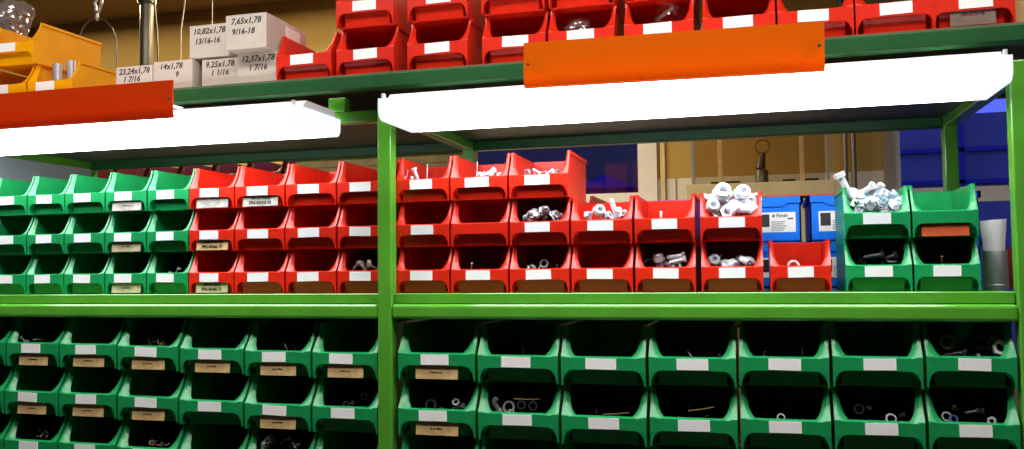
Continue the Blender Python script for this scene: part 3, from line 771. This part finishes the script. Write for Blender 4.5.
bmesh.ops.recalc_face_normals(bm, faces=bm.faces); bmesh.ops.solidify(bm, geom=bm.faces[:], thickness=.0004)
tag(obj('paper_roll', bm, MAT['lined'], None, (ca.x, .13, .0210), smooth=True), 'curled white printed paper standing in the steel can', 'paper')
cr = at(1012, 270, .19)
t = thing('red_tin', 'narrow dark red tin behind the steel can', 'tin', (cr.x, .19, .0189))
bm = bmesh.new(); lathe(bm, [(.0001, 0), (.0175, 0), (.018, .002), (.018, .060), (.0001, .060)], 24, False); obj('tin_wall', bm, MAT['darkred'], t, smooth=True)
bm = bmesh.new(); lathe(bm, [(.0001, .060), (.0187, .060), (.0187, .046), (.0175, .067), (.0001, .067)], 24, False); obj('lid', bm, MAT['darkred'], t, smooth=True)

# ------------------------------------------------------------------ steel tubes in the yellow bin, clear bags
for u, v0, v1, lab in ((57.5, 64, 92, 'shiny steel tube standing in yellow bin, left of two'), (71, 61, 92, 'shiny steel tube standing in yellow bin, right of two')):
    p = at(u, v0, YY+.045 if u < 60 else YY+.07)
    bm = bmesh.new(); lathe(bm, [(.0085, 0), (.0105, 0), (.0105, p.z-ZT-.004), (.0085, p.z-ZT-.004)], 20)
    tag(obj('steel_tube', bm, MAT['steel'], None, (p.x, p.y, ZT+.0035), smooth=True), lab, 'tube', 'steel tubes in the yellow bin')

def bag(c, sx, sy, sz, label, seed):
    r = random.Random(seed); bm = bmesh.new()
    bmesh.ops.create_icosphere(bm, subdivisions=4, radius=1)
    dirs = [Vector((r.gauss(0, 1), r.gauss(0, 1), r.gauss(0, 1))).normalized() for _ in range(26)]
    offs = [r.uniform(.55, .95) for _ in dirs]
    for v in bm.verts:
        n = v.co.normalized(); s = 1.
        for d, o in zip(dirs, offs):
            k = n.dot(d)
            if k > .05: s = min(s, o/k)
        s *= 1+.05*r.uniform(-1, 1)
        v.co = Vector((n.x*s*sx, n.y*s*sy, n.z*s*sz))
    return tag(obj('plastic_bag', bm, MAT['plastic'], None, c), label, 'bag')
bag(at(10, 22, YY+.10), .062, .055, .058, 'crumpled clear plastic bag lying on the highest yellow bin', 3)
bag(at(579, 24, YT+.055)+Vector((0, 0, -.004)), .036, .030, .022, 'clear plastic bag inside the fifth red bin of top shelf', 5)
bag(at(672, 14, YT+.060), .036, .034, .026, 'clear plastic bag inside the sixth red bin of top shelf', 8)

# crate at the right end of the top shelf
t = thing('wooden_crate', 'pale wooden crate at the right end of the top shelf', 'crate', (1.10, .05, ZT))
for x in (-.066, .056):
    for y in (0, .16): obj('corner_post', B(x, x+.010, y, y+.010, 0, .15, bevel=.001), MAT['wood'], t)
for z in (.0, .055, .11):
    obj('slat', B(-.066, .066, -.0042, -.0002, z+.004, z+.030), MAT['wood'], t); obj('slat', B(-.066, .066, .1702, .1742, z+.004, z+.030), MAT['wood'], t)
obj('crate_bottom', B(-.064, .064, .001, .169, .0002, .0038), MAT['wood'], t)

# ------------------------------------------------------------------ room
WY = 1.6
X0, X1, ZC = -3.6, 3.2, 1.13
w1 = (-.62, at(642, 195, WY).x, at(600, 197, WY).z, .80)          # x0,x1,z0,z1
w2 = (at(896, 160, WY).x, 1.60, -.25, .80)
ZD = at(845, 172, WY).z
def wallbox(bm, x0, x1, z0, z1): box(bm, x0, x1, WY, WY+.16, z0, z1)
bm = bmesh.new()
wallbox(bm, X0, w1[0], ZD, ZC); wallbox(bm, w1[0], w1[1], w1[3], ZC); wallbox(bm, w1[1], w2[0], ZD, ZC); wallbox(bm, w2[0], w2[1], w2[3], ZC); wallbox(bm, w2[1], X1, ZD, ZC)
struct(obj('wall_back', bm, MAT['wall']))
bm = bmesh.new()
wallbox(bm, X0, w1[0], FL, ZD); wallbox(bm, w1[0], w1[1], FL, w1[2]); wallbox(bm, w1[1], w2[0], FL, ZD); wallbox(bm, w2[0], w2[1], FL, w2[2]); wallbox(bm, w2[1], X1, FL, ZD)
struct(obj('wall_back_lower', bm, MAT['dado']))
struct(obj('wall_left', B(X0-.1, X0, -3.4, WY+.16, FL, ZC), MAT['plainwall']))
struct(obj('wall_right', B(X1, X1+.1, -3.4, WY+.16, FL, ZC), MAT['plainwall']))
struct(obj('wall_front', B(X0-.1, X1+.1, -3.5, -3.4, FL, ZC), MAT['plainwall']))
struct(obj('floor', B(X0-.1, X1+.1, -3.5, WY+.16, FL-.1, FL), MAT['floor']))
struct(obj('ceiling', B(X0-.1, X1+.1, -3.5, WY+.16, ZC, ZC+.1), MAT['ceiling']))
def window(n, x0, x1, z0, z1, fw, bars_x=(), bars_z=(), extra=()):
    bm = bmesh.new(); y0, y1 = WY-.02, WY+.06
    box(bm, x0-fw, x0+.01, y0, y1, z0-fw, z1+fw); box(bm, x1-.01, x1+fw, y0, y1, z0-fw, z1+fw)
    box(bm, x0+.01, x1-.01, y0, y1, z0-fw, z0+.01); box(bm, x0+.01, x1-.01, y0, y1, z1-.01, z1+fw)
    w = obj('window_%d' % n, bm, MAT['winframe']); struct(w)
    for x in bars_x: obj('window_bar', B(x-.012, x+.012, y0+.02, y1-.01, z0, z1), MAT['winframe'], w)
    for z, h in bars_z: obj('window_bar', B(x0, x1, y0+.015, y1-.005, z-h, z+h), MAT['winframe'], w)
    obj('pane', B(x0+.002, x1-.002, WY+.03, WY+.034, z0+.002, z1-.002), MAT['glass'], w)
    return w
window(1, *w1, .055)
zb = (at(960, 187, WY).z+at(960, 202, WY).z)/2
window(2, *w2, .012, (), ((zb, .024),))
x = at(883, 160, WY).x
struct(obj('trim_1', B(x, w2[0]-.0125, WY-.05, WY-.001, FL, ZC), MAT['greyframe']))
for ua, ub in ((843, 848), (851, 856.5)):
    a, b = at(ua, 150, WY-.04).x, at(ub, 150, WY-.04).x
    bm = bmesh.new(); tube(bm, [(0, 0, FL), (0, 0, ZC)], (b-a)/2, 12)
    tag(obj('wall_pipe', bm, MAT['pipe'], None, ((a+b)/2, WY-.03, 0), smooth=True), 'thin grey vertical pipe on the back wall, %s of the two by the window' % ('left' if ua == 843 else 'right'), 'pipe', 'wall pipes')
bm = bmesh.new()  # panel joints of the lower wall
for u in (666, 676):
    xx = at(u, 185, WY).x; box(bm, xx-.002, xx+.002, WY-.003, WY-.0002, FL, ZD)
struct(obj('trim_2', bm, MAT['greyframe']))
xa, xb = at(660.5, 160, WY).x, at(665, 160, WY).x
struct(obj('trim_3', B(xa, xb, WY-.012, WY-.0005, FL, ZC), MAT['cream']))

# display cabinet in front of the back wall
CY = 1.25
t = thing('display_cabinet', 'glazed display cabinet with cream base board against the ochre wall', 'cabinet', (.66, CY, FL))
zt = .3105; zl_ = .2640
def cp(name, x0, x1, y0, y1, z0, z1, mat, bev=.002): return obj(name, B(x0-.66, x1-.66, y0-CY, y1-CY, z0-FL, z1-FL, bevel=bev), MAT[mat], t)
cp('base_cabinet', .462, .862, CY+.01, CY+.27, FL, zl_, 'cream')
cp('base_board', .4485, .8745, CY, CY+.28, zl_, zt, 'cream')
for u0, u1 in ((691, 694.5), (717.5, 722.5), (799.5, 804), (826, 829)):
    a, b = at(u0, 150, CY+.02).x, at(u1, 150, CY+.02).x
    cp('upright', a, b, CY+.015, CY+.030, zt, .78, 'wood' if 700 < u0 < 810 else 'greyframe', .001)
cp('top_board', .4485, .8745, CY, CY+.28, .78, .80, 'cream')
cp('glass_pane', .4760, .8500, CY+.022, CY+.025, zt, .78, 'showglass', 0)
for u, w_ in ((715, .012), (733, .022), (789, .018), (808, .012), (815, .01)):
    a = at(u, 180, CY+.05).x
    cp('hinge', a-w_, a+w_, CY+.034, CY+.060, zt, zt+.010, 'wire', .002)
hk = at(761, 150, CY+.12)
t = thing('ring_stand', 'metal stand holding a ring inside the display cabinet', 'stand', (hk.x, hk.y, zt))
bm = bmesh.new(); lathe(bm, [(.0001, 0), (.020, 0), (.020, .045), (.017, .050), (.0001, .050)], 20, False); obj('stand_base', bm, MAT['pipe'], t, smooth=True)
bm = bmesh.new(); tube(bm, [(0, 0, .05), (-.004, 0, .055), (.004, 0, .10)], [.012, .016, .009], 10); obj('clamp', bm, MAT['wire'], t, smooth=True)
bm = bmesh.new(); n = 20; tube(bm, [(.004+.021*math.sin(2*PI*k/n), 0, .122-.021*math.cos(2*PI*k/n)) for k in range(n+1)], .0026, 8, False); obj('ring', bm, MAT['brass'], t, smooth=True)
for i, u in enumerate((700, 703.5, 816.5)):
    p = at(u, 150, CY-.08); q = at(u, 139 if i else 138, CY-.08)

# ------------------------------------------------------------------ things behind the rack
a, b = at(297, 160, .53).x, at(476, 160, .53).x
t = thing('plywood_panel', 'pale plywood panel leaning upright behind the rack', 'board', ((a+b)/2, .53, FL))
obj('sheet', B(a-(a+b)/2, b-(a+b)/2, 0, .016, 0, .345-FL, bevel=.001), MAT['wood'], t)
obj('edge_strip', B(a-(a+b)/2, b-(a+b)/2, -.008, -.0002, .318-FL, .345-FL, bevel=.001), MAT['wood'], t)

pp = at(146.5, 40, .8)
t = thing('floor_pipe', 'thick grey vertical pipe behind the white boxes', 'pipe', (pp.x, .8, FL))
bm = bmesh.new(); tube(bm, [(0, 0, 0), (0, 0, ZC-FL)], .0195, 20); obj('tube', bm, MAT['pipe'], t, smooth=True)
zc = at(146, 3, .8).z-FL
bm = bmesh.new(); lathe(bm, [(.0197, zc-.004), (.027, zc-.004), (.027, zc+.012), (.0197, zc+.012)], 20); obj('collar', bm, MAT['wire'], t, smooth=True)
for pts, r_, lab in ((((152, -40), (154.5, 5), (157, 30), (158.5, 64)), .0032, 'dark cable hanging beside the thick pipe'), (((189, -40), (184.5, 5), (181, 30), (180.5, 66)), .0022, 'thin wire hanging behind the white boxes, slightly bent'),
                     (((212.5, -40), (212.3, 5), (212, 40)), .0016, 'thin straight wire hanging above the white boxes')):
    P = [at(u, v, .8) for u, v in pts]; P[0].z = ZC; P.append(P[-1]+Vector((0, 0, -.35)))
    bm = bmesh.new(); tube(bm, P, r_, 8)
    tag(obj('hanging_wire', bm, MAT['wire'] if r_ > .003 else MAT['pipe'], None, smooth=True), lab, 'wire')
# snap hook on a cord with a wire bow
h0 = at(98, 5, .6)
t = thing('snap_hook', 'steel snap hook hanging from the ceiling above the yellow bins', 'hook', (h0.x, .6, h0.z))
bm = bmesh.new(); tube(bm, [(.004, 0, .02), (.004, 0, ZC-h0.z)], .003, 8); obj('cord', bm, MAT['wire'], t)
bm = bmesh.new(); n = 18
tube(bm, [(.010*math.sin(2*PI*k/n)*(1.2 if math.cos(2*PI*k/n) > 0 else .8)+.003*math.cos(2*PI*k/n), 0, .022*math.cos(2*PI*k/n)) for k in range(n+1)], .0042, 8, False); obj('hook_body', bm, MAT['steel'], t, smooth=True)
bm = bmesh.new(); tube(bm, [(-.002, 0, -.02), (-.003, 0, -.034), (-.003, 0, -.046)], [.0035, .0055, .003], 8); obj('swivel', bm, MAT['steel'], t, smooth=True)
P = [at(u, v, .6) for u, v in ((78, 66), (79.5, 36), (83, 27), (89, 20.5), (97, 18), (105, 20.5), (112, 28), (116, 38), (117, 52), (117, 70))]
P = [P[0]+Vector((0, 0, -.25))]+P+[P[-1]+Vector((0, 0, -.25))]
bm = bmesh.new(); tube(bm, P, .0024, 8)
tag(obj('wire_bow', bm, MAT['pipe'], None, smooth=True), 'thin bent wire bow hanging from the snap hook', 'wire')

# ------------------------------------------------------------------ outside
def house(x0, x1, y, dep, z0, z1, ridge, label, win, mat='brick'):
    t = thing('house', label, 'building', ((x0+x1)/2, y, FL)); w = x1-x0
    obj('wall', B(-w/2, w/2, 0, dep, 0, z1-FL), MAT[mat], t)
    if ridge:
        bm = bmesh.new(); prism(bm, [(-w/2-.1, z1-FL), (w/2+.1, z1-FL), (0, ridge-FL)], 'y', -.1, dep+.1); obj('roof', bm, MAT['roofm'], t)
    for (xa, xb, za_, zb_) in win:
        obj('facade_band', B(xa, xb, -.03, .02, za_-FL, zb_-FL), MAT['roofm'], t)
    return t
p0, p1, p2 = at(582, 190, 5.), at(607, 175, 5.), at(630, 190, 5.)
house(p0.x+.05, p2.x-.05, 5., 1.2, FL, p0.z, p1.z, 'dark blue gabled house seen through the left window', ())
q0, q1 = at(629, 168, 5.4), at(672, 168, 5.4)
house(q0.x, q1.x+.3, 6.4, .8, FL, q0.z+.1, None, 'flat-roofed block beside the gabled house', ())
house(-6.5, 1.0, 8.0, 1., FL, 3.2, None, 'tall dark backdrop added to hide the sky behind the gabled house', (), 'block')  # added backdrop, keeps the bright sky out of the left window
g0, g1 = at(880, 113, 5.), at(1100, 113, 5.)
zt2 = at(960, 114, 5.).z
z = [at(960, v, 5.).z for v in (152, 148, 184, 180)]
house(g0.x-.3, g1.x, 5., 1.2, FL, zt2, None, 'long flat-roofed building seen through the right window', ((-1.6, 1.6, z[0], z[1]), (-1.6, 1.6, z[2], z[3]), (-.92, -.86, FL+.1, z[1]), (-.05, .0, FL+.1, zt2-.02), (.95, 1., FL+.1, zt2-.02)))
struct(obj('ground_outside', B(-30, 30, WY+.17, 40, FL-.1, FL-.01), MAT['floor']))

wd = bpy.data.worlds.new('dusk_sky'); S.world = wd; wd.use_nodes = True
nt = wd.node_tree; bg = nt.nodes['Background']
bg.inputs['Color'].default_value = (.15, .21, 1.0, 1); bg.inputs['Strength'].default_value = 1.0

# ------------------------------------------------------------------ room lights, one added fill
def area(name, loc, sx, sy, power, color, rot=(0, 0, 0)):
    l = bpy.data.lights.new(name, 'AREA'); l.shape = 'RECTANGLE'; l.size = sx; l.size_y = sy; l.energy = power; l.color = color
    o = bpy.data.objects.new(name, l); COL.objects.link(o); o.location = loc; o.rotation_euler = rot
    return o
area('ceiling_light_aisle', (.3, -.62, ZC-.03), 3.0, .20, 26, (1., .97, .92))
area('fill_light_rear_left', (-1.6, 1.36, ZC-.04), 2.4, .12, 5.2, (1., .82, .52))  # added fill out of view, brightens the left back wall
area('ceiling_light_rear', (-.7, .95, ZC-.17), 1.6, .15, 21, (1., .82, .52))

vs = S.view_settings
vs.view_transform = 'Standard'; vs.look = 'None'; vs.exposure = .30; vs.gamma = 1.; vs.use_curve_mapping = False
